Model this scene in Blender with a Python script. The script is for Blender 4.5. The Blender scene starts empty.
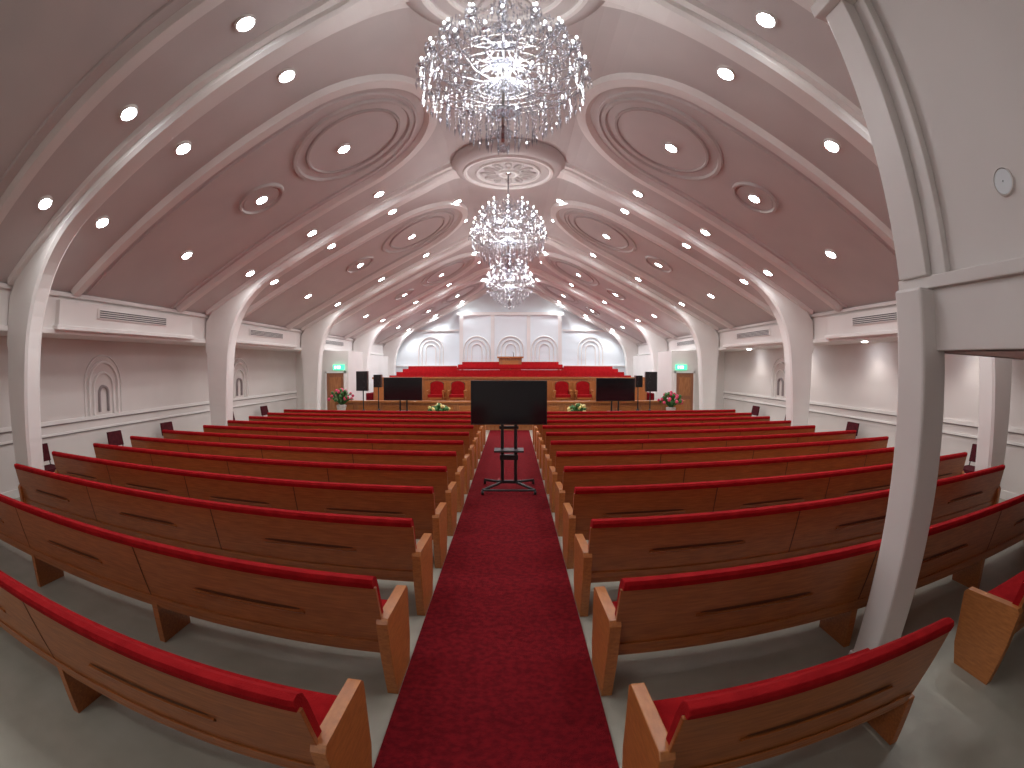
import bpy, bmesh, math, random
from mathutils import Vector
random.seed(7)
S = bpy.context.scene
COL = S.collection
pi = math.pi

# ------------------------------------------------------------------ materials
def mat(name, col, rough=0.5, metal=0.0, col2=None, scale=8.0, stretch=(1,1,1), bump=0.0, emit=None, estr=0.0,
        spec=0.5, detail=2.0, bscale=None, sheen=0.0, coat=0.0):
    m = bpy.data.materials.new(name); m.use_nodes = True
    nt = m.node_tree; b = nt.nodes["Principled BSDF"]
    b.inputs["Base Color"].default_value = (*col, 1)
    b.inputs["Roughness"].default_value = rough
    b.inputs["Metallic"].default_value = metal
    b.inputs["Specular IOR Level"].default_value = spec
    if coat:
        b.inputs["Coat Weight"].default_value = coat
        b.inputs["Coat Roughness"].default_value = 0.2
    if col2 is not None or bump:
        tc = nt.nodes.new("ShaderNodeTexCoord"); mp = nt.nodes.new("ShaderNodeMapping")
        mp.inputs["Scale"].default_value = stretch
        nt.links.new(tc.outputs["Object"], mp.inputs["Vector"])
        n = nt.nodes.new("ShaderNodeTexNoise"); n.inputs["Scale"].default_value = scale
        n.inputs["Detail"].default_value = detail
        nt.links.new(mp.outputs["Vector"], n.inputs["Vector"])
        if col2 is not None:
            r = nt.nodes.new("ShaderNodeValToRGB")
            r.color_ramp.elements[0].position = 0.33; r.color_ramp.elements[0].color = (*col, 1)
            r.color_ramp.elements[1].position = 0.67; r.color_ramp.elements[1].color = (*col2, 1)
            nt.links.new(n.outputs["Fac"], r.inputs["Fac"])
            nt.links.new(r.outputs["Color"], b.inputs["Base Color"])
        if bump:
            n2 = nt.nodes.new("ShaderNodeTexNoise"); n2.inputs["Scale"].default_value = bscale or scale*4
            n2.inputs["Detail"].default_value = 2
            nt.links.new(mp.outputs["Vector"], n2.inputs["Vector"])
            bp = nt.nodes.new("ShaderNodeBump"); bp.inputs["Strength"].default_value = bump
            bp.inputs["Distance"].default_value = 0.01
            nt.links.new(n2.outputs["Fac"], bp.inputs["Height"])
            nt.links.new(bp.outputs["Normal"], b.inputs["Normal"])
    if emit:
        b.inputs["Emission Color"].default_value = (*emit, 1)
        b.inputs["Emission Strength"].default_value = estr
    return m

M_ceil   = mat("plaster_mauve", (0.60,0.555,0.54), 0.6, col2=(0.64,0.59,0.57), scale=1.2)
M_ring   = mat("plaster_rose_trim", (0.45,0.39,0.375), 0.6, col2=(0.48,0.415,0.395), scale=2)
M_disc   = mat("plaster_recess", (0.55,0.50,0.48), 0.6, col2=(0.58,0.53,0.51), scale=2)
M_rib    = mat("plaster_cream", (0.82,0.78,0.75), 0.55, col2=(0.86,0.82,0.79), scale=1.5)
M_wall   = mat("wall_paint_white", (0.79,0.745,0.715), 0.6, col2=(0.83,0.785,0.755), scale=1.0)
M_rear   = mat("rear_wall_paint", (0.82,0.87,0.90), 0.5, col2=(0.86,0.91,0.94), scale=1.0)
M_trim   = mat("trim_white", (0.85,0.81,0.78), 0.45, col2=(0.81,0.77,0.74), scale=2)
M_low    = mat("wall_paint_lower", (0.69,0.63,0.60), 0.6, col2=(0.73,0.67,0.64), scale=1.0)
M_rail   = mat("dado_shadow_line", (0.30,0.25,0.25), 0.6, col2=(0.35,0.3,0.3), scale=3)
M_floor  = mat("floor_vinyl_grey", (0.34,0.325,0.265), 0.45, col2=(0.40,0.385,0.32), scale=3, bump=0.1, bscale=60)
M_carpet = mat("carpet_red", (0.12,0.004,0.008), 0.95, col2=(0.20,0.007,0.012), scale=22, bump=0.8, bscale=160, spec=0.1)
M_fabric = mat("pew_fabric_red", (0.30,0.007,0.010), 0.9, col2=(0.38,0.011,0.014), scale=12, bump=0.4, bscale=120, spec=0.08)
M_maroon = mat("chair_fabric_maroon", (0.06,0.008,0.012), 0.85, col2=(0.09,0.012,0.018), scale=12, bump=0.3, bscale=120, spec=0.15)
M_wood   = mat("oak_pew_wood", (0.29,0.083,0.019), 0.34, col2=(0.42,0.13,0.031), scale=5, stretch=(1.2,9,14), bump=0.06, coat=0.4, detail=4)
M_woode  = mat("oak_end_wood", (0.39,0.13,0.033), 0.36, col2=(0.52,0.19,0.05), scale=5, stretch=(6,2.0,12), bump=0.06, coat=0.3, detail=4)
M_woodd_shade  = mat("dark_wood_slot_shade", (0.09,0.026,0.009), 0.5, col2=(0.12,0.036,0.013), scale=6)  # dark wood and joints, also the painted shade inside the book slots
M_stage  = mat("stage_wood", (0.33,0.12,0.04), 0.4, col2=(0.46,0.19,0.07), scale=4, stretch=(6,1,1), coat=0.2)
M_black  = mat("black_plastic", (0.012,0.012,0.013), 0.35, col2=(0.018,0.018,0.02), scale=10)
M_screen = mat("tv_screen_glass", (0.006,0.006,0.007), 0.12, col2=(0.008,0.008,0.01), scale=2)
M_metal  = mat("silver_metal", (0.6,0.6,0.6), 0.25, metal=1.0, col2=(0.7,0.7,0.7), scale=10)
M_grille = mat("vent_grille_dark", (0.10,0.09,0.09), 0.6, col2=(0.14,0.13,0.13), scale=10)
M_leaf   = mat("plant_leaf", (0.03,0.10,0.02), 0.5, col2=(0.06,0.2,0.04), scale=20)
M_fl_y   = mat("flower_yellow", (0.8,0.6,0.12), 0.6, col2=(0.85,0.75,0.4), scale=20)
M_fl_r   = mat("flower_red", (0.6,0.03,0.08), 0.6, col2=(0.8,0.1,0.2), scale=20)
M_pot    = mat("ceramic_pot", (0.5,0.45,0.4), 0.4, col2=(0.6,0.55,0.5), scale=8)
M_lamp   = mat("lamp_lens", (1,1,1), 0.3, emit=(0.88,0.94,1.0), estr=60)
M_bulb   = mat("candle_bulb", (1,1,1), 0.3, emit=(0.95,0.97,1.0), estr=22)
M_sign   = mat("exit_sign_green", (0.05,0.5,0.25), 0.4, emit=(0.1,0.9,0.5), estr=1.2)
M_signw  = mat("exit_sign_pictogram", (0.9,0.95,0.9), 0.4, emit=(0.8,1,0.9), estr=1.5)
M_door   = mat("door_wood", (0.26,0.10,0.05), 0.4, col2=(0.34,0.14,0.07), scale=5, stretch=(8,8,1))

def crystal():
    m = bpy.data.materials.new("crystal_glass"); m.use_nodes = True
    nt = m.node_tree; nt.nodes.clear()
    out = nt.nodes.new("ShaderNodeOutputMaterial")
    g = nt.nodes.new("ShaderNodeBsdfGlossy"); g.inputs["Roughness"].default_value = 0.08
    g.inputs["Color"].default_value = (0.95,0.96,1,1)
    t = nt.nodes.new("ShaderNodeBsdfTransparent"); t.inputs["Color"].default_value = (0.80,0.81,0.84,1)
    d = nt.nodes.new("ShaderNodeBsdfTranslucent"); d.inputs["Color"].default_value = (0.45,0.46,0.47,1)
    geo = nt.nodes.new("ShaderNodeNewGeometry")
    r = nt.nodes.new("ShaderNodeValToRGB")
    r.color_ramp.elements[0].position=0.3; r.color_ramp.elements[0].color=(0.15,0.15,0.15,1)
    r.color_ramp.elements[1].position=0.95; r.color_ramp.elements[1].color=(0.85,0.85,0.85,1)
    nt.links.new(geo.outputs["Random Per Island"], r.inputs["Fac"])
    m1 = nt.nodes.new("ShaderNodeMixShader"); m2 = nt.nodes.new("ShaderNodeMixShader")
    m1.inputs[0].default_value = 0.7
    nt.links.new(d.outputs[0], m1.inputs[1]); nt.links.new(g.outputs[0], m1.inputs[2])
    nt.links.new(r.outputs["Color"], m2.inputs[0])
    nt.links.new(t.outputs[0], m2.inputs[1]); nt.links.new(m1.outputs[0], m2.inputs[2])
    nt.links.new(m2.outputs[0], out.inputs["Surface"])
    return m
M_crys = crystal()

# ------------------------------------------------------------------ mesh builder
class MB:
    def __init__(s): s.v=[]; s.f=[]; s.mi=[]; s.sm=[]; s.mats=[]
    def add(s, vs, fs, m, smooth=False):
        if m not in s.mats: s.mats.append(m)
        k = s.mats.index(m); o = len(s.v)
        s.v += [tuple(p) for p in vs]
        for f in fs:
            s.f.append([i+o for i in f]); s.mi.append(k); s.sm.append(smooth)
    def box(s,x0,x1,y0,y1,z0,z1,m):
        v=[(x,y,z) for z in (z0,z1) for y in (y0,y1) for x in (x0,x1)]
        s.add(v,[(0,2,3,1),(4,5,7,6),(0,1,5,4),(2,6,7,3),(0,4,6,2),(1,3,7,5)],m)
    def prism(s, pts, a0, a1, m, axis='x', smooth=False):
        n=len(pts)
        if axis=='x': f=lambda p,a:(a,p[0],p[1])
        elif axis=='y': f=lambda p,a:(p[0],a,p[1])
        else: f=lambda p,a:(p[0],p[1],a)
        v=[f(p,a0) for p in pts]+[f(p,a1) for p in pts]
        fs=[tuple(range(n))[::-1], tuple(range(n,2*n))]+[(i,(i+1)%n,(i+1)%n+n,i+n) for i in range(n)]
        s.add(v,fs,m,smooth)
    def tube(s, path, r, m, n=8, cap=True):
        path=[Vector(p) for p in path]; vs=[]; fs=[]
        for i,p in enumerate(path):
            d=(path[min(i+1,len(path)-1)]-path[max(i-1,0)]).normalized()
            up=Vector((0,0,1)) if abs(d.z)<0.95 else Vector((1,0,0))
            a=d.cross(up).normalized(); b=d.cross(a).normalized()
            rr=r[i] if isinstance(r,(list,tuple)) else r
            for k in range(n):
                t=2*pi*k/n; vs.append(p+a*math.cos(t)*rr+b*math.sin(t)*rr)
        for i in range(len(path)-1):
            for k in range(n):
                fs.append((i*n+k,i*n+(k+1)%n,(i+1)*n+(k+1)%n,(i+1)*n+k))
        if cap:
            fs.append(tuple(range(n))[::-1]); fs.append(tuple((len(path)-1)*n+k for k in range(n)))
        s.add(vs,fs,m,True)
    def lathe(s, prof, c, m, n=16):
        vs=[];fs=[]
        for (r,z) in prof:
            for k in range(n):
                t=2*pi*k/n; vs.append((c[0]+r*math.cos(t),c[1]+r*math.sin(t),c[2]+z))
        for i in range(len(prof)-1):
            for k in range(n): fs.append((i*n+k,i*n+(k+1)%n,(i+1)*n+(k+1)%n,(i+1)*n+k))
        fs.append(tuple(range(n))[::-1]); fs.append(tuple((len(prof)-1)*n+k for k in range(n)))
        s.add(vs,fs,m,True)
    def sphere(s,c,r,m,nu=8,nv=5,sz=1.0):
        prof=[(max(r*math.sin(pi*i/nv),r*0.02),-r*sz*math.cos(pi*i/nv)) for i in range(nv+1)]
        s.lathe(prof,c,m,nu)
    def octa(s,c,r,h,m,rot=0.0):
        x,y,z=c
        v=[(x+r*math.cos(rot+k*pi/2),y+r*math.sin(rot+k*pi/2),z+h*0.25) for k in range(4)]+[(x,y,z+h*0.5),(x,y,z-h*0.5)]
        s.add(v,[(0,1,4),(1,2,4),(2,3,4),(3,0,4),(1,0,5),(2,1,5),(3,2,5),(0,3,5)],m)
    def band(s, outer, inner, mp, h, m, closed=True, inset=0.25):
        n=len(outer); v=[]
        for o,i in zip(outer,inner):
            oi=(o[0]+(i[0]-o[0])*inset,o[1]+(i[1]-o[1])*inset)
            io=(i[0]+(o[0]-i[0])*inset,i[1]+(o[1]-i[1])*inset)
            v += [mp(o[0],o[1],-0.01),mp(oi[0],oi[1],h),mp(io[0],io[1],h),mp(i[0],i[1],-0.01)]
        fs=[]
        for k in range(n if closed else n-1):
            a=4*k;b=4*((k+1)%n)
            for j in range(3): fs.append((a+j,a+j+1,b+j+1,b+j))
            fs.append((a+3,a,b,b+3))
        if not closed:
            fs.append((0,1,2,3)); e=4*(n-1); fs.append((e+3,e+2,e+1,e))
        s.add(v,fs,m)
    def mesh(s,name):
        me=bpy.data.meshes.new(name); me.from_pydata(s.v,[],s.f)
        for m in s.mats: me.materials.append(m)
        me.polygons.foreach_set("material_index",s.mi)
        me.polygons.foreach_set("use_smooth",s.sm)
        bm=bmesh.new(); bm.from_mesh(me); bmesh.ops.recalc_face_normals(bm,faces=bm.faces); bm.to_mesh(me); bm.free()
        me.update(); return me
    def obj(s,name,loc=(0,0,0),bevel=0,parent=None):
        o=bpy.data.objects.new(name,s.mesh(name)); o.location=loc; COL.objects.link(o)
        if parent: o.parent=parent
        if bevel: 
            b=o.modifiers.new("bevel","BEVEL"); b.width=bevel; b.segments=2; b.limit_method='ANGLE'; b.angle_limit=0.7
        return o
def inst(me,name,loc,rot=0,bevel=0):
    o=bpy.data.objects.new(name,me); o.location=loc; o.rotation_euler=(0,0,rot); COL.objects.link(o)
    if bevel:
        b=o.modifiers.new("bevel","BEVEL"); b.width=bevel; b.segments=2; b.limit_method='ANGLE'; b.angle_limit=0.7
    return o
def empty(name,loc=(0,0,0)):
    o=bpy.data.objects.new(name,None); o.location=loc; COL.objects.link(o); return o

# ------------------------------------------------------------------ dimensions
Y0, Y1 = -3.2, 28.0
RIBS = [-1.65,4.18,10.25,16.2,22.15,27.6]
MIDS = [1.28, 7.25, 13.23, 19.18, 25.0]
WL = 8.2       # lower wall
FX = 7.3       # fascia
def cz(a):
    a=abs(a)
    if a<0.8: return 6.5
    if a<1.6: return 6.5-0.319*(a-0.8)**2
    return 7.113-0.51*a

b=MB(); b.box(-WL-0.2,WL+0.2,Y0-0.2,Y1+0.2,-0.2,0,M_floor); b.obj("floor")
b=MB(); b.box(-0.632,0.632,Y0+0.02,15.9,0.001,0.014,M_carpet); b.obj("aisle_carpet")

# ceiling
b=MB()
xs=[-FX-0.05]+[-7+0.5*i for i in range(11)]+[-1.6,-1.4,-1.2,-1.0,-0.8,0.8,1.0,1.2,1.4,1.6]+[2+0.5*i for i in range(11)]+[FX+0.05]
vs=[];fs=[]
for x in xs:
    for (y,dz) in ((Y0,0),(Y1,0),(Y1,0.15),(Y0,0.15)): vs.append((x,y,cz(x)+dz))
for i in range(len(xs)-1):
    for k in range(4): fs.append((4*i+k,4*i+(k+1)%4,4*i+4+(k+1)%4,4*i+4+k))
fs.append((0,1,2,3)); e=4*(len(xs)-1); fs.append((e+3,e+2,e+1,e))
b.add(vs,fs,M_ceil); b.obj("ceiling")

b=MB()
def smap(sd,yc):
    return lambda a,y,off:(sd*(a-off*0.454),yc+y,cz(a)-off*0.891)
def circ(R,ac,n=40,yo=0): return [(ac+R*0.891*math.cos(2*pi*k/n),yo+R*math.sin(2*pi*k/n)) for k in range(n)]
def upath(R,ac,n=28):
    p=[(a,-R) for a in (7.25,6.5,5.5,4.5,3.5)]
    p+=[(ac+R*0.891*math.cos(t),R*math.sin(t)) for t in [-pi/2-pi*k/n for k in range(n+1)]]
    p+=[(a,R) for a in (3.5,4.5,5.5,6.5,7.25)]
    return p
for yc in MIDS:
    for sd in (-1,1):
        mp=smap(sd,yc)
        b.band(upath(1.80,2.75),upath(1.52,2.75),mp,0.10,M_rib,False,0.2)
        b.band(upath(1.40,2.75),upath(1.33,2.75),mp,0.04,M_ceil,False)
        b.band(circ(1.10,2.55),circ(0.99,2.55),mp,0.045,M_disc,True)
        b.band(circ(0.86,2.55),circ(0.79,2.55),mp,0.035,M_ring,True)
        if yc>3:
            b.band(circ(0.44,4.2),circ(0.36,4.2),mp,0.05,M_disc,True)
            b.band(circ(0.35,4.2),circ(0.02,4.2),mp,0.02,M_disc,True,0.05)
b.obj("ceiling_moulding")

# ridge medallions on flat bosses
for i,y in enumerate((4.1,10.05,16.05)):
    b=MB(); ZB=6.25
    b.lathe([(1.25,6.52-0),(1.22,6.36),(1.08,6.27),(1.02,ZB),(0.5,ZB)],(0,y,0),M_ceil,56)
    mp=lambda u,v,off,y=y:(u,y+v,ZB-off)
    C=lambda R,n=48:[(R*math.cos(2*pi*k/n),R*math.sin(2*pi*k/n)) for k in range(n)]
    b.band(C(0.98),C(0.88),mp,0.05,M_rib); b.band(C(0.86),C(0.68),mp,0.006,M_disc,True,0.02); b.band(C(0.70),C(0.64),mp,0.05,M_rib)
    b.band(C(0.22),C(0.14),mp,0.06,M_rib)
    for k in range(12):
        t=2*pi*k/12
        cx,cy=0.43*math.cos(t),0.43*math.sin(t)
        def pet(sc): return [(cx+sc*(0.18*math.cos(q)*math.cos(t)-0.085*math.sin(q)*math.sin(t)),
                              cy+sc*(0.18*math.cos(q)*math.sin(t)+0.085*math.sin(q)*math.cos(t))) for q in [2*pi*j/14 for j in range(14)]]
        b.band(pet(1),pet(0.5),mp,0.045,M_disc)
    b.obj("ceiling_medallion")

# ribs + columns
def ribgeo(b,y):
    inner=[(6.66,0),(6.62,0.8),(6.58,1.6),(6.53,2.4)]
    P0,P1,P2=(6.53,2.4),(6.42,3.55),(5.5,cz(5.5)-0.24)
    for k in range(1,11):
        t=k/10; inner.append(tuple((1-t)**2*P0[j]+2*t*(1-t)*P1[j]+t*t*P2[j] for j in (0,1)))
    for a in (5.0,4.4,3.8,3.2,2.6,2.2): inner.append((a,cz(a)-0.24))
    for a in (1.8,1.5,1.2,0.9,0.6,0.3,0.0): inner.append((a,cz(a)-0.24+0.14*min(1,(1.8-a)/1.2)))
    n=len(inner)
    for sd in (-1,1):
        vs=[];fs=[]
        for i,(x,z) in enumerate(inner):
            if i<4: ox,oz=7.08+0.04*i,z
            elif i<14:
                t=(i-3)/10; ox,oz=(7.25,2.4+t*1.0) if t<0.9 else (6.9,cz(6.9)+0.05)
                if i==13: ox,oz=6.3,cz(6.3)+0.05
            else: ox,oz=x+0.1 if x>0 else 0,cz(x)+0.05
            hw=0.17
            if x<2.4: hw=0.17+0.26*((2.4-x)/2.4)**2
            ch=0.05
            vs+=[(sd*ox,y-hw,oz),(sd*(x+ch*0.6),y-hw,z+ch*0.8),(sd*x,y-hw+ch,z),(sd*x,y+hw-ch,z),(sd*(x+ch*0.6),y+hw,z+ch*0.8),(sd*ox,y+hw,oz)]
        for i in range(n-1):
            for k in range(6): fs.append((6*i+k,6*i+(k+1)%6,6*i+6+(k+1)%6,6*i+6+k))
        fs.append(tuple(range(6)))
        b.add(vs,fs,M_rib)
        vs=[];fs=[]
        ax=[7.2,6.5,5.5,4.5,3.5,2.6,2.0,1.6,1.4,1.2,1.0,0.8,0.4,0.0]
        for a in ax:
            hw=0.30 if a>2.4 else 0.30+0.42*((2.4-a)/2.4)**2
            vs+=[(sd*a,y-hw,cz(a)+0.02),(sd*a,y-hw+0.03,cz(a)-0.09),(sd*a,y+hw-0.03,cz(a)-0.09),(sd*a,y+hw,cz(a)+0.02)]
        for i in range(len(ax)-1):
            for k in range(4): fs.append((4*i+k,4*i+(k+1)%4,4*i+4+(k+1)%4,4*i+4+k))
        b.add(vs,fs,M_rib)
for y in RIBS:
    b=MB(); ribgeo(b,y); b.obj("arched_rib_column")

# walls
for nm,sd in (("left",-1),("right",1)):
    def X(a,c): return (min(sd*a,sd*c),max(sd*a,sd*c))
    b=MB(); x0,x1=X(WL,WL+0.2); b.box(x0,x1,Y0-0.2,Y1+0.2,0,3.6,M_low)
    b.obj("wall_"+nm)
    b=MB(); x0,x1=X(FX,WL); b.box(x0,x1,Y0,Y1,2.68,3.5,M_wall)
    x0,x1=X(FX-0.07,FX); b.box(x0,x1,Y0,Y1,2.68,2.77,M_trim); b.box(x0,x1,Y0,Y1,3.30,3.37,M_trim)
    x0,x1=X(FX-0.14,FX)
    for m_ in MIDS:
        b.box(x0,x1,m_-2.1,m_+2.1,2.80,3.24,M_wall)
        xa,xb=X(FX-0.19,FX); b.box(xa,xb,m_-2.16,m_+2.16,2.74,2.82,M_trim)
    b.obj("trim_fascia_"+nm, bevel=0.015)
    for m_ in MIDS[:4]:
        b=MB(); xa,xb=X(FX-0.17,FX-0.13); b.box(xa,xb,m_-1.1,m_+1.1,2.98,3.16,M_trim)
        xa,xb=X(FX-0.18,FX-0.165)
        for k in range(4): b.box(xa,xb,m_-1.05,m_+1.05,3.0+0.037*k,3.018+0.037*k,M_grille)
        b.obj("air_vent")
    b=MB(); x0,x1=X(WL-0.04,WL); b.box(x0,x1,Y0,17.6,1.12,1.19,M_trim); b.box(x0,x1,Y0,17.6,0.92,0.96,M_trim)
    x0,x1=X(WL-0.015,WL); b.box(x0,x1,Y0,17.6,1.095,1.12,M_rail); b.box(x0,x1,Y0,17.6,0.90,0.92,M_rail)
    b.obj("trim_dado_"+nm)
    b=MB(); x0,x1=X(WL-0.03,WL); b.box(x0,x1,Y0,17.6,0,0.14,M_trim); b.obj("baseboard_"+nm)
    b=MB()
    for m_ in MIDS[:3]:
        mp=lambda u,v,off,m_=m_:(sd*(WL-0.012-off),m_+u,v)
        def arch(r,z0,zs,n=16): return [(-r,z0)]+[(-r*math.cos(pi*k/n),zs+r*math.sin(pi*k/n)) for k in range(n+1)]+[(r,z0)]
        b.band(arch(0.50,1.19,1.78),arch(0.43,1.19,1.78),mp,0.05,M_trim,False)
        b.band(arch(0.34,1.19,1.72),arch(0.29,1.19,1.72),mp,0.04,M_trim,False)
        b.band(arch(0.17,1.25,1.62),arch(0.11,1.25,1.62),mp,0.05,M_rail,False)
        b.band(arch(0.60,1.19,1.80),arch(0.57,1.19,1.80),mp,0.02,M_trim,False)
    b.obj("arched_niche_"+nm)
    b=MB(); x0,x1=X(6.95,WL); b.box(x0,x1,19.4,Y1,0,2.68,M_wall); 
    b.obj("wall_stage_"+nm)
    b=MB(); x0,x1=X(5.98,WL); b.box(x0,x1,17.6,19.4,0,2.68,M_wall)
    b.obj("wall_vestibule_"+nm)
    d=MB(); x0,x1=X(6.15,6.85); d.box(x0,x1,17.55,17.595,0,1.86,M_door)
    for zz in (0.2,1.02):
        xa,xb=X(6.27,6.73); d.box(xa,xb,17.53,17.55,zz,zz+0.68,M_stage)
    xa,xb=X(6.08,6.15); d.box(xa,xb,17.52,17.595,0,1.93,M_trim)
    xa,xb=X(6.85,6.92); d.box(xa,xb,17.52,17.595,0,1.93,M_trim)
    xa,xb=X(6.08,6.92); d.box(xa,xb,17.52,17.595,1.86,1.93,M_trim)
    d.sphere((sd*6.25,17.5,1.0),0.03,M_metal)
    d.obj("door_1" if sd<0 else "door_2")
    e=MB(); xc=sd*6.35; e.box(xc-0.22,xc+0.22,17.50,17.59,1.98,2.17,M_sign); e.box(xc-0.06,xc+0.08,17.49,17.5,2.02,2.13,M_signw)
    e.box(xc-0.16,xc-0.10,17.49,17.5,2.02,2.13,M_signw)
    e.obj("exit_sign")

def gable(name,y,th,m):
    b=MB(); pts=[(-WL,0),(WL,0),(WL,3.5),(FX,3.5)]+[(x,cz(x)+0.1) for x in (7.2,1.6,1.2,0.8)]+[(-x,cz(x)+0.1) for x in (0.8,1.2,1.6,7.2)]+[(-FX,3.5),(-WL,3.5)]
    b.prism(pts,y,y+th,m,'y'); return b
gable("wall_back",Y0-0.2,0.2,M_wall).obj("wall_back")
gable("wall_rear",Y1,0.2,M_rear).obj("wall_rear")
b=MB()
b.box(-2.9,2.9,27.55,28.0,1.5,5.05,M_rear); b.box(-3.0,3.0,27.48,28.0,4.95,5.12,M_trim)
for x in (-2.75,-1.0,1.0,2.75): b.box(x-0.1,x+0.1,27.48,27.56,1.5,4.95,M_trim)
def archpts(cx,r,z0,zs,n=18): return [(cx-r,z0)]+[(cx-r*math.cos(pi*k/n),zs+r*math.sin(pi*k/n)) for k in range(n+1)]+[(cx+r,z0)]
for (cx,yw) in ((-1.88,27.55),(0,27.55),(1.88,27.55),(-4.55,28.0),(4.55,28.0)):
    mp=lambda u,v,off,yw=yw:(u,yw-off,v)
    for r,h in ((0.75,0.07),(0.55,0.06),(0.32,0.05)):
        b.band(archpts(cx,r,1.9,3.05),archpts(cx,r-0.07,1.9,3.05),mp,h,M_trim,False)
b.box(-6.9,6.9,27.9,28.0,2.1,2.16,M_trim); b.box(-6.9,6.9,27.9,28.0,4.1,4.2,M_trim)
b.obj("trim_rear_wall")

# ------------------------------------------------------------------ stage
b=MB()
b.box(-5.95,5.95,16.12,18.95,0,0.50,M_stage)
b.box(-5.9,5.9,16.15,18.9,0.50,0.515,M_carpet)
b.obj("stage_platform",bevel=0.01)
b=MB()
b.box(-5.95,5.95,16.0,16.11,0,0.90,M_stage); b.box(-5.95,5.95,15.94,16.16,0.88,0.95,M_woode)
for k in range(14):
    x=-5.6+k*0.86; b.box(x-0.34,x+0.34,15.975,16.0,0.14,0.8,M_woode)
b.obj("stage_front_panelling",bevel=0.01)
b=MB()
b.box(-5.4,5.4,19.0,19.12,0.0,1.62,M_stage); b.box(-5.45,5.45,18.97,19.16,1.60,1.67,M_woode)
for k in range(16):
    x=-5.06+k*0.675; b.box(x-0.27,x+0.27,18.98,19.0,0.62,1.52,M_woode)
b.obj("choir_partition")
b=MB()
for i in range(4):
    b.box(-5.9,5.9,19.6+1.3*i,19.6+1.3*(i+1),0,1.0+0.13*i,M_carpet)
b.box(-5.9,5.9,24.8,27.2,0,1.5,M_carpet)
b.box(-2.6,2.6,22.2,27.2,1.3,1.58,M_carpet)
b.obj("choir_riser")
def bench(L,name,loc,hh=0.82):
    b=MB(); b.box(-L/2,L/2,0,0.5,0.36,0.46,M_fabric); b.prism([(0.44,0.4),(0.52,0.4),(0.60,hh),(0.5,hh)],-L/2,L/2,M_fabric)
    for x in (-L/2+0.03,0,L/2-0.03): b.box(x-0.03,x+0.03,0.0,0.5,0,0.40,M_wood)
    return b.obj(name,loc)
for i in range(4):
    z=1.0+0.13*i; y=19.85+1.3*i
    for sx in (-3.85,3.85): bench(2.45,"choir_bench",(sx,y,z),0.72)
    if i<2: bench(5.0,"choir_bench",(0,y,z),0.80)
bench(4.9,"choir_bench",(0,22.6,1.58),0.60)
bench(4.9,"choir_bench",(0,24.6,1.58),0.74)
b=MB(); b.prism([(-0.48,0),(0.48,0),(0.55,0.9),(-0.55,0.9)],-0.3,0.3,M_stage,'y')
b.box(-0.62,0.62,-0.38,0.38,0.9,0.97,M_woode); b.box(-0.38,0.38,-0.33,-0.3,0.15,0.78,M_woode)
b.tube([(0.15,0,0.95),(0.15,-0.05,1.1),(0.12,-0.18,1.2)],0.012,M_black)
b.obj("pulpit",(0,23.7,1.58))
def throne(loc):
    b=MB()
    for x in (-0.3,0.3):
        b.box(x-0.035,x+0.035,-0.28,-0.21,0,0.42,M_woode); b.box(x-0.035,x+0.035,0.22,0.29,0,0.95,M_woode)
        b.box(x-0.04,x+0.04,-0.28,0.25,0.62,0.68,M_woode); b.box(x-0.03,x+0.03,-0.27,-0.21,0.42,0.64,M_woode)
    b.box(-0.32,0.32,-0.28,0.28,0.36,0.42,M_woode); b.box(-0.29,0.29,-0.27,0.24,0.42,0.52,M_fabric)
    n=12; pts=[(-0.25,0.5),(0.25,0.5),(0.25,0.85)]+[(0.25*math.cos(pi*k/n),0.85+0.16*math.sin(pi*k/n)) for k in range(1,n)]+[(-0.25,0.85)]
    b.prism(pts,0.19,0.25,M_fabric,'y')
    pts2=[(x*1.25,(z-0.5)*1.1+0.46) for x,z in pts]; b.prism(pts2,0.245,0.29,M_woodd_shade,'y')
    return b.obj("throne_chair",loc)
for x in (-1.95,-2.75,1.95,2.75): throne((x,18.3,0.516))

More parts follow.
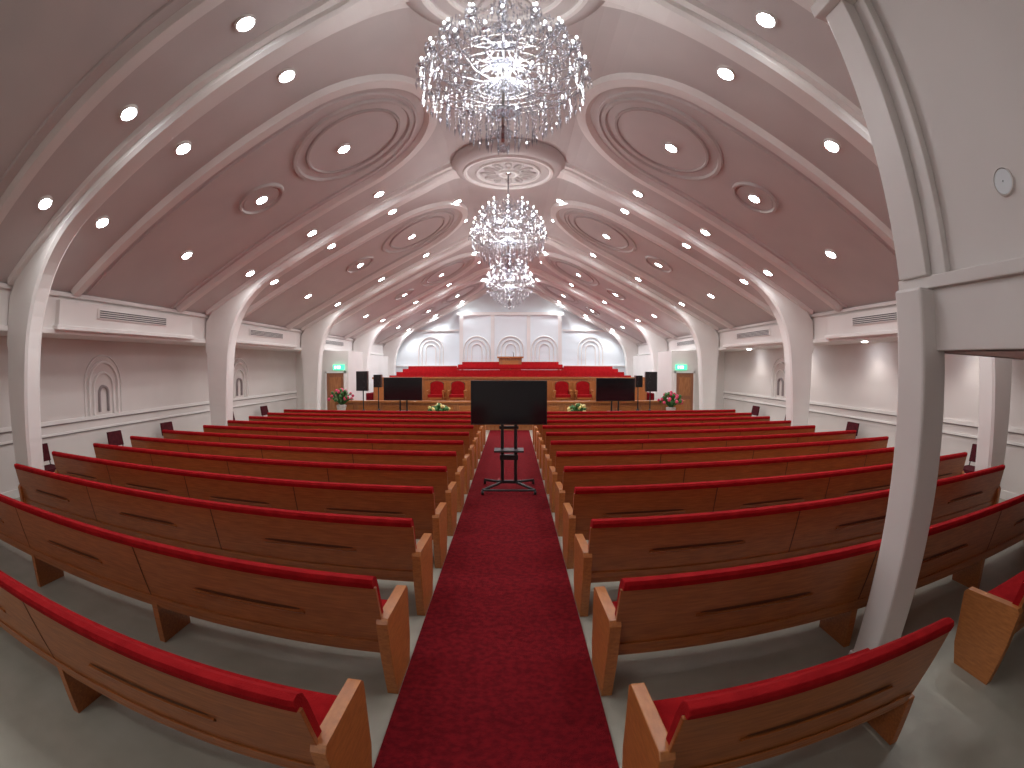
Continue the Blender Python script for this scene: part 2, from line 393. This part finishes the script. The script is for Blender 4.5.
# ------------------------------------------------------------------ pews
def pew_mesh(name,x0,x1,sec=1.66,endA=True,endB=True):
    b=MB(); L=x1-x0
    def yb(z): return 0.02+(0.88-z)*0.22
    b.prism([(yb(0.30),0.30),(yb(0.83),0.83),(yb(0.83)+0.03,0.83),(yb(0.30)+0.03,0.30)],x0+0.02,x1-0.02,M_wood)
    z0=0.42
    prof=[(yb(z0)+0.03,z0),(yb(0.83)+0.03,0.83),(yb(0.83)-0.008,0.828),(yb(0.86)-0.014,0.865),(yb(0.88)+0.0,0.888),(yb(0.88)+0.045,0.893),(yb(0.86)+0.085,0.87),(yb(0.80)+0.10,0.80),(yb(z0)+0.10,z0)]
    b.prism(prof,x0+0.03,x1-0.03,M_fabric)
    b.box(x0+0.04,x1-0.04,0.13,0.60,0.33,0.37,M_wood)
    b.prism([(0.16,0.37),(0.62,0.37),(0.64,0.41),(0.62,0.455),(0.16,0.44)],x0+0.05,x1-0.05,M_fabric)
    n=max(1,round(L/sec)); w=L/n
    b.prism([(yb(0.38)-0.012,0.36),(yb(0.42)-0.012,0.41),(yb(0.42),0.41),(yb(0.38),0.36)],x0+0.05,x1-0.05,M_wood)
    for i in range(n+1):
        x=x0+i*w
        e=0.03
        if 0<i<n:
            b.prism([(0.10,0),(0.50,0),(0.56,0.34),(0.13,0.34)],x-e,x+e,M_wood)
            b.prism([(yb(0.30)-0.004,0.30),(yb(0.83)-0.004,0.83),(yb(0.83),0.83),(yb(0.30),0.30)],x-0.006,x+0.006,M_woodd_shade)
        else:
            if (i==0 and endA) or (i==n and endB):
                xx0,xx1=(x0-0.02,x0+0.05) if i==0 else (x1-0.05,x1+0.02)
                b.prism([(0.10,0),(0.52,0),(0.60,0.15),(0.66,0.46),(0.67,0.54),(0.64,0.57),(0.09,0.60),(0.06,0.57),(0.07,0.3)],xx0,xx1,M_woode)
            else:
                b.prism([(0.10,0),(0.50,0),(0.56,0.34),(0.13,0.34)],x-e,x+e,M_wood)
    for i in range(n):
        c=x0+(i+0.5)*w; hw=0.44 if w>1.3 else 0.36
        def s(z,o): return yb(z)-o
        # rounded book slot: dark face painting its shade, over a thin projecting wooden lip
        m=16
        P=[(c+(hw-0.02)*(1 if math.cos(2*pi*k/m)>0 else -1)*abs(math.cos(2*pi*k/m))**0.35,0.603+0.012*math.sin(2*pi*k/m)) for k in range(m)]
        b.add([(x,s(z,0.004),z) for x,z in P],[tuple(range(m))],M_woodd_shade)
        b.prism([(s(0.565,0.018),0.575),(s(0.565,0),0.562),(s(0.59,0),0.587),(s(0.59,0.018),0.587)],c-hw,c+hw,M_wood)
    return b.mesh(name)
OL,OR=0.66,0.66
ml=pew_mesh("church_pew_left",-6.42,-OL); mll=pew_mesh("church_pew_left_long",-6.78,-OL)
mr=pew_mesh("church_pew_right",OR,6.42);  mrl=pew_mesh("church_pew_right_long",OR,6.78)
mrs=pew_mesh("church_pew_short",OR,2.2,endB=False); mrn=pew_mesh("church_pew_annex",3.25,6.42)
ROWS=[1.26,2.42,3.55,4.60]+[5.62+1.03*i for i in range(8)]
for i,y in enumerate(ROWS):
    long_=3<=i<=6
    inst(mll if long_ else ml,"church_pew",(0,y,0),bevel=0.006)
    if i==0:
        inst(mrs,"church_pew",(0,y,0),bevel=0.006); inst(mrn,"church_pew",(0,y,0),bevel=0.006)
    else: inst(mrl if long_ else mr,"church_pew",(0,y,0),bevel=0.006)

def sidechair():
    b=MB()
    for x in (-0.2,0.2):
        b.tube([(x,-0.2,0),(x,-0.2,0.44)],0.013,M_black,6); b.tube([(x,0.22,0),(x,0.2,0.44),(x,0.28,0.84)],0.013,M_black,6)
    b.box(-0.23,0.23,-0.22,0.22,0.43,0.49,M_maroon)
    b.prism([(0.20,0.56),(0.26,0.56),(0.31,0.85),(0.27,0.85)],-0.22,0.22,M_maroon); return b.mesh("side_chair")
msc=sidechair()
for y in (5.1,7.3,9.2,12.2,14.4):
    inst(msc,"side_chair",(-7.65,y,0),pi/2); inst(msc,"side_chair",(7.65,y,0),-pi/2)

# ------------------------------------------------------------------ right mezzanine box + pillar
b=MB()
bx=2.70
pts=[(bx,2.18),(7.25,2.18),(7.25,cz(7.25)),(bx,cz(bx)+0.05)]
b.prism(pts,2.20,2.36,M_wall,'y')
b.prism(pts,Y0,Y0+0.1,M_wall,'y')
b.prism([(Y0,2.18),(2.36,2.18),(2.36,cz(bx)+0.05),(Y0,cz(bx)+0.05)],bx,bx+0.16,M_wall,'x')
b.box(bx,7.25,Y0,2.36,2.18,2.30,M_wall)
b.box(bx-0.09,bx,Y0,2.42,2.56,2.64,M_trim)
b.box(bx-0.05,bx,Y0,2.40,2.18,2.56,M_trim)
b.prism([(bx-0.12,2.64),(bx,2.64),(bx,4.78),(bx-0.22,4.78)],2.10,2.38,M_trim,'y')
b.prism([(bx-0.06,2.64),(bx,2.64),(bx,4.78),(bx-0.10,4.78)],1.96,2.10,M_trim,'y')
b.box(bx-0.30,bx,1.9,2.44,4.78,4.9,M_trim); b.box(bx-0.12,bx,Y0,1.9,4.80,4.88,M_trim)
b.obj("wall_mezzanine",bevel=0.008)
b=MB(); b.box(2.50,2.76,2.10,2.36,0,2.56,M_trim); b.box(2.48,2.78,2.08,2.38,0,0.08,M_trim); b.obj("square_pillar",bevel=0.02)
b=MB(); mp=lambda u,v,off:(bx-off,1.36+u,3.08+v)
C=lambda R,n=32:[(R*math.cos(2*pi*k/n),R*math.sin(2*pi*k/n)) for k in range(n)]
b.band(C(0.085),C(0.075),mp,0.02,M_trim); b.band(C(0.076),C(0.004),mp,0.015,M_rear,True,0.05)
b.obj("round_wall_speaker")

# ------------------------------------------------------------------ TVs
def tv(name,loc,zc=1.46):
    b=MB(); W,H=1.24,0.72
    b.box(-W/2,W/2,0,0.05,zc-H/2,zc+H/2,M_black); b.box(-W/2+0.012,W/2-0.012,-0.004,0,zc-H/2+0.02,zc+H/2-0.012,M_screen)
    b.box(-0.35,0.35,0.05,0.09,zc-0.22,zc+0.22,M_black)
    for x in (-0.11,0.11): b.tube([(x,0.11,0.10),(x,0.11,zc+0.14)],0.028,M_black,8)
    b.box(-0.16,0.16,0.08,0.14,1.02,1.07,M_black)
    b.box(-0.24,0.24,-0.12,0.20,0.66,0.69,M_black); b.box(-0.15,0.15,-0.02,0.12,0.52,0.6,M_black)
    b.box(-0.2,0.2,0.08,0.14,0.10,0.15,M_black)
    for x in (-1,1):
        b.tube([(x*0.11,0.11,0.12),(x*0.42,-0.30,0.075)],0.024,M_black,8); b.tube([(x*0.11,0.11,0.12),(x*0.42,0.45,0.075)],0.024,M_black,8)
        for y in (-0.30,0.45):
            b.prism([(y+0.035*math.cos(q),0.037+0.035*math.sin(q)) for q in [2*pi*j/12 for j in range(12)]],x*0.42-0.02,x*0.42+0.02,M_black)
    b.tube([(-0.42,-0.30,0.075),(0.42,-0.30,0.075)],0.018,M_black,8)
    return b.obj(name,loc,bevel=0.004)
tv("television_on_stand",(0.03,8.0,0.014))
tv("television_on_stand",(-3.32,15.1,0),1.38); tv("television_on_stand",(3.3,15.1,0),1.36)

def pa(loc,s=1.0,zt=1.65):
    b=MB(); b.prism([(-0.19*s,-0.15),(0.19*s,-0.15),(0.13*s,0.2),(-0.13*s,0.2)],zt,zt+0.62*s,M_black,'z')
    for (z,r) in ((zt+0.2*s,0.13*s),(zt+0.48*s,0.07*s)):
        b.prism([(r*math.cos(q),z+r*math.sin(q)) for q in [2*pi*j/20 for j in range(20)]],-0.165,-0.15,M_black,'y')
    b.tube([(0,0,0.35),(0,0,zt)],0.02,M_black)
    for k in range(3):
        t=2*pi*k/3+0.5; b.tube([(0,0,0.75),(0.42*math.cos(t),0.42*math.sin(t),0.015)],0.014,M_black,6)
    b.obj("tripod_loudspeaker",loc)
pa((-4.65,15.2,0),1.0,1.32); pa((-4.22,15.5,0),0.65,1.42); pa((4.45,15.2,0),1.0,1.30); pa((4.15,15.6,0),0.6,1.42)

def bouquet(loc,r=0.3,h=0.9,fm=M_fl_y,name="flower_arrangement",seed=1):
    rd=random.Random(seed); b=MB()
    b.lathe([(0.12,0),(0.14,0.02),(0.10,h*0.3),(0.17,h*0.5),(0.15,h*0.52)],(0,0,0),M_pot,14)
    for k in range(90):
        t=rd.random()*2*pi; q=rd.random()*pi/2; rr=r*(0.75+0.3*rd.random())
        p=Vector((rr*math.cos(t)*math.cos(q),rr*math.sin(t)*math.cos(q),h*0.62+rr*0.75*math.sin(q)))
        if k%2:
            b.tube([(0,0,h*0.5),p*0.6+Vector((0,0,h*0.25)),p],[0.01,0.03,0.004],M_leaf,4)
        else: b.sphere(p,0.045+0.02*rd.random(),fm if k%4 else M_leaf,7,4)
    b.obj(name,loc)
bouquet((-2.1,14.6,0),0.38,1.04,M_fl_y,seed=2); bouquet((2.05,14.6,0),0.38,1.04,M_fl_y,seed=3)
bouquet((-5.45,15.3,0),0.42,1.65,M_fl_r,"potted_plant",4); bouquet((5.2,15.3,0),0.42,1.5,M_fl_r,"potted_plant",5)

# ------------------------------------------------------------------ chandelier
def chandelier_mesh():
    b=MB(); rd=random.Random(3)
    b.tube([(0,0,0.84),(0,0,-1.85)],0.018,M_metal,8)
    b.lathe([(0.14,0.86),(0.13,0.82),(0.04,0.74)],(0,0,0),M_metal,14)
    for z,r in ((-0.15,0.12),(-0.45,0.15),(-0.8,0.17),(-1.15,0.2),(-1.48,0.16),(-1.75,0.10)):
        b.lathe([(0.02,z-0.06),(r*0.7,z-0.03),(r,z+0.02),(r*0.6,z+0.05),(0.03,z+0.1)],(0,0,0),M_crys,14)
    tiers=[(0.84,-0.95,18,0.12),(0.78,-0.66,16,0.12),(0.64,-0.38,12,0.12),(0.44,-0.12,8,0.1)]
    for R,z,n,up in tiers:
        for k in range(n):
            t=2*pi*(k+0.5*(n%4))/n; c,s_=math.cos(t),math.sin(t)
            pth=[(c*q*R,s_*q*R,z+dz) for q,dz in ((0.05,-0.05),(0.3,-0.20),(0.6,-0.24),(0.85,-0.14),(1.0,0.0))]
            b.tube(pth,0.009,M_crys,5)
            b.lathe([(0.012,-0.015),(0.042,0.0),(0.045,0.008),(0.015,0.005)],(c*R,s_*R,z),M_crys,10)
            b.tube([(c*R,s_*R,z),(c*R,s_*R,z+up*0.6)],0.010,M_trim,6)
            b.sphere((c*R,s_*R,z+up*0.6+0.025),0.014,M_bulb,6,4,1.7)
            for j in range(5):
                q=2*pi*j/5; x,y=c*R+0.045*math.cos(q),s_*R+0.045*math.sin(q)
                b.octa((x,y,z-0.03),0.007,0.022,M_crys,q); b.octa((x,y,z-0.085),0.010,0.085,M_crys,q)
            # hanging chain with end drop
            for j in range(4): b.octa((c*R*0.95,s_*R*0.95,z-0.13-0.035*j),0.008,0.03,M_crys,t)
            b.octa((c*R*0.95,s_*R*0.95,z-0.31),0.014,0.10,M_crys,t)
    def strand(p,q,sag,n,r=0.0085):
        p=Vector(p);q=Vector(q)
        for i in range(n+1):
            u=i/n; v=p.lerp(q,u); v.z-=sag*4*u*(1-u); b.octa(v,r,r*2.8,M_crys,rd.random()*3)
    allt=[(0.22,0.02)]+[(R,z) for R,z,_,_ in tiers[::-1]]
    for i in range(len(allt)-1):
        R0,zz0=allt[i];R1,zz1=allt[i+1]; n=14+4*i
        for k in range(n):
            t=2*pi*k/n; strand((R0*math.cos(t),R0*math.sin(t),zz0),(R1*math.cos(t),R1*math.sin(t),zz1),0.06,10)
    # vertical strings of beads ending in prisms, longer toward the axis -> tapering cascade
    for ring,(R,zt,zb,n) in enumerate(((0.78,-0.98,-1.32,36),(0.66,-0.98,-1.46,32),(0.54,-1.0,-1.60,28),(0.42,-1.0,-1.72,24),(0.30,-1.05,-1.82,18),(0.16,-1.1,-1.90,12))):
        b.tube([(R*math.cos(2*pi*k/24),R*math.sin(2*pi*k/24),zt) for k in range(25)],0.006,M_metal,5)
        for k in range(n):
            t=2*pi*(k+0.5*(ring%2))/n; x,y=R*math.cos(t),R*math.sin(t)
            z=zt-0.04; step=0.052
            while z>zb+0.1:
                b.octa((x,y,z),0.0085,0.036,M_crys,t+z); z-=step
            b.octa((x,y,zb+0.03),0.013,0.13,M_crys,t)
    for k in range(420):
        u=rd.random(); z=-0.10-0.85*u
        Rm=0.36+0.48*math.sin(pi/2*min(1,u*1.3))
        rr=Rm*math.sqrt(0.15+0.85*rd.random()); t=rd.random()*2*pi
        b.octa((rr*math.cos(t),rr*math.sin(t),z),0.009+0.004*rd.random(),0.06+0.07*rd.random(),M_crys,t)
    b.sphere((0,0,-1.93),0.045,M_crys,10,6)
    return b.mesh("crystal_chandelier")
mc=chandelier_mesh()
lamps=empty("lamp_group")
def add_light(kind,loc,power,color=(1,1,1),size=0.1,angle=2.0,blend=0.8,rot=(0,0,0)):
    L=bpy.data.lights.new(kind.lower()+"_lamp",kind); L.energy=power; L.color=color
    L.shadow_soft_size=size
    if kind=='SPOT': L.spot_size=angle; L.spot_blend=blend
    o=bpy.data.objects.new(kind.lower()+"_lamp",L); o.location=loc; o.rotation_euler=rot; COL.objects.link(o); o.parent=lamps
    return o
for y in (4.0,10.0,16.0):
    o=inst(mc,"crystal_chandelier",(0,y,5.56)); o.scale=(0.93,0.93,0.83)
    add_light('POINT',(0,y,4.85),100,(1.0,0.98,0.96),0.3)

# ------------------------------------------------------------------ downlights
b=MB()
pos=[]
for r in RIBS[:-1]+[27.9]:
    for dy in (-0.62,0.62):
        for a in (2.72,4.2,5.72): pos.append((a,r+dy))
for m_ in MIDS[1:]:
    for a in (2.72,4.2,5.8): pos.append((a,m_))
for m_ in (13.2,19.2,25.0): pos.append((1.35,m_-0.9)); pos.append((1.35,m_+0.9))
n=20
for a,y in pos:
    if not (-3<y<27.9): continue
    for sd in (-1,1):
        if sd>0 and y<2.5 and a>2.3: continue
        mp=smap(sd,y)
        C2=lambda R:[(a+R*0.891*math.cos(2*pi*k/n),R*math.sin(2*pi*k/n)) for k in range(n)]
        b.band(C2(0.125),C2(0.095),mp,0.045,M_trim)
        b.add([mp(p[0],p[1],0.032) for p in C2(0.097)],[tuple(range(n))],M_lamp)
        p=mp(a,0,0.10)
        add_light('SPOT',p,(43 if y>2.5 else 30) if y<17 else 90,(0.97,0.97,0.96) if y<17 else (0.90,0.96,1.0),0.08,2.75,0.9)
b.obj("ceiling_downlights")
b=MB()
for y in (5.4,8.6,11.6,14.6):
    b.lathe([(0.07,0),(0.07,-0.015),(0.05,-0.016)],(7.75,y,2.68),M_lamp,14)
    add_light('SPOT',(7.75,y,2.62),24,(1,0.96,0.92),0.06,2.2,0.8)
b.obj("soffit_downlights")

# ------------------------------------------------------------------ world, camera
w=bpy.data.worlds.new("world"); S.world=w; w.use_nodes=True
w.node_tree.nodes["Background"].inputs[0].default_value=(0.02,0.02,0.025,1)
try:
    S.view_settings.view_transform='Standard'
except Exception as e: print(e)
# action-camera wide lens: equisolid fisheye (renderer default 10.5 mm), sensor sized for a ~122 degree field
cam=bpy.data.cameras.new("camera"); co=bpy.data.objects.new("camera",cam); COL.objects.link(co)
co.location=(0.08,0,2.05); co.rotation_euler=(pi/2-0.034,0,0)
cam.clip_start=0.05
cam.type='PANO'
cam.sensor_width=21.7
S.camera=co
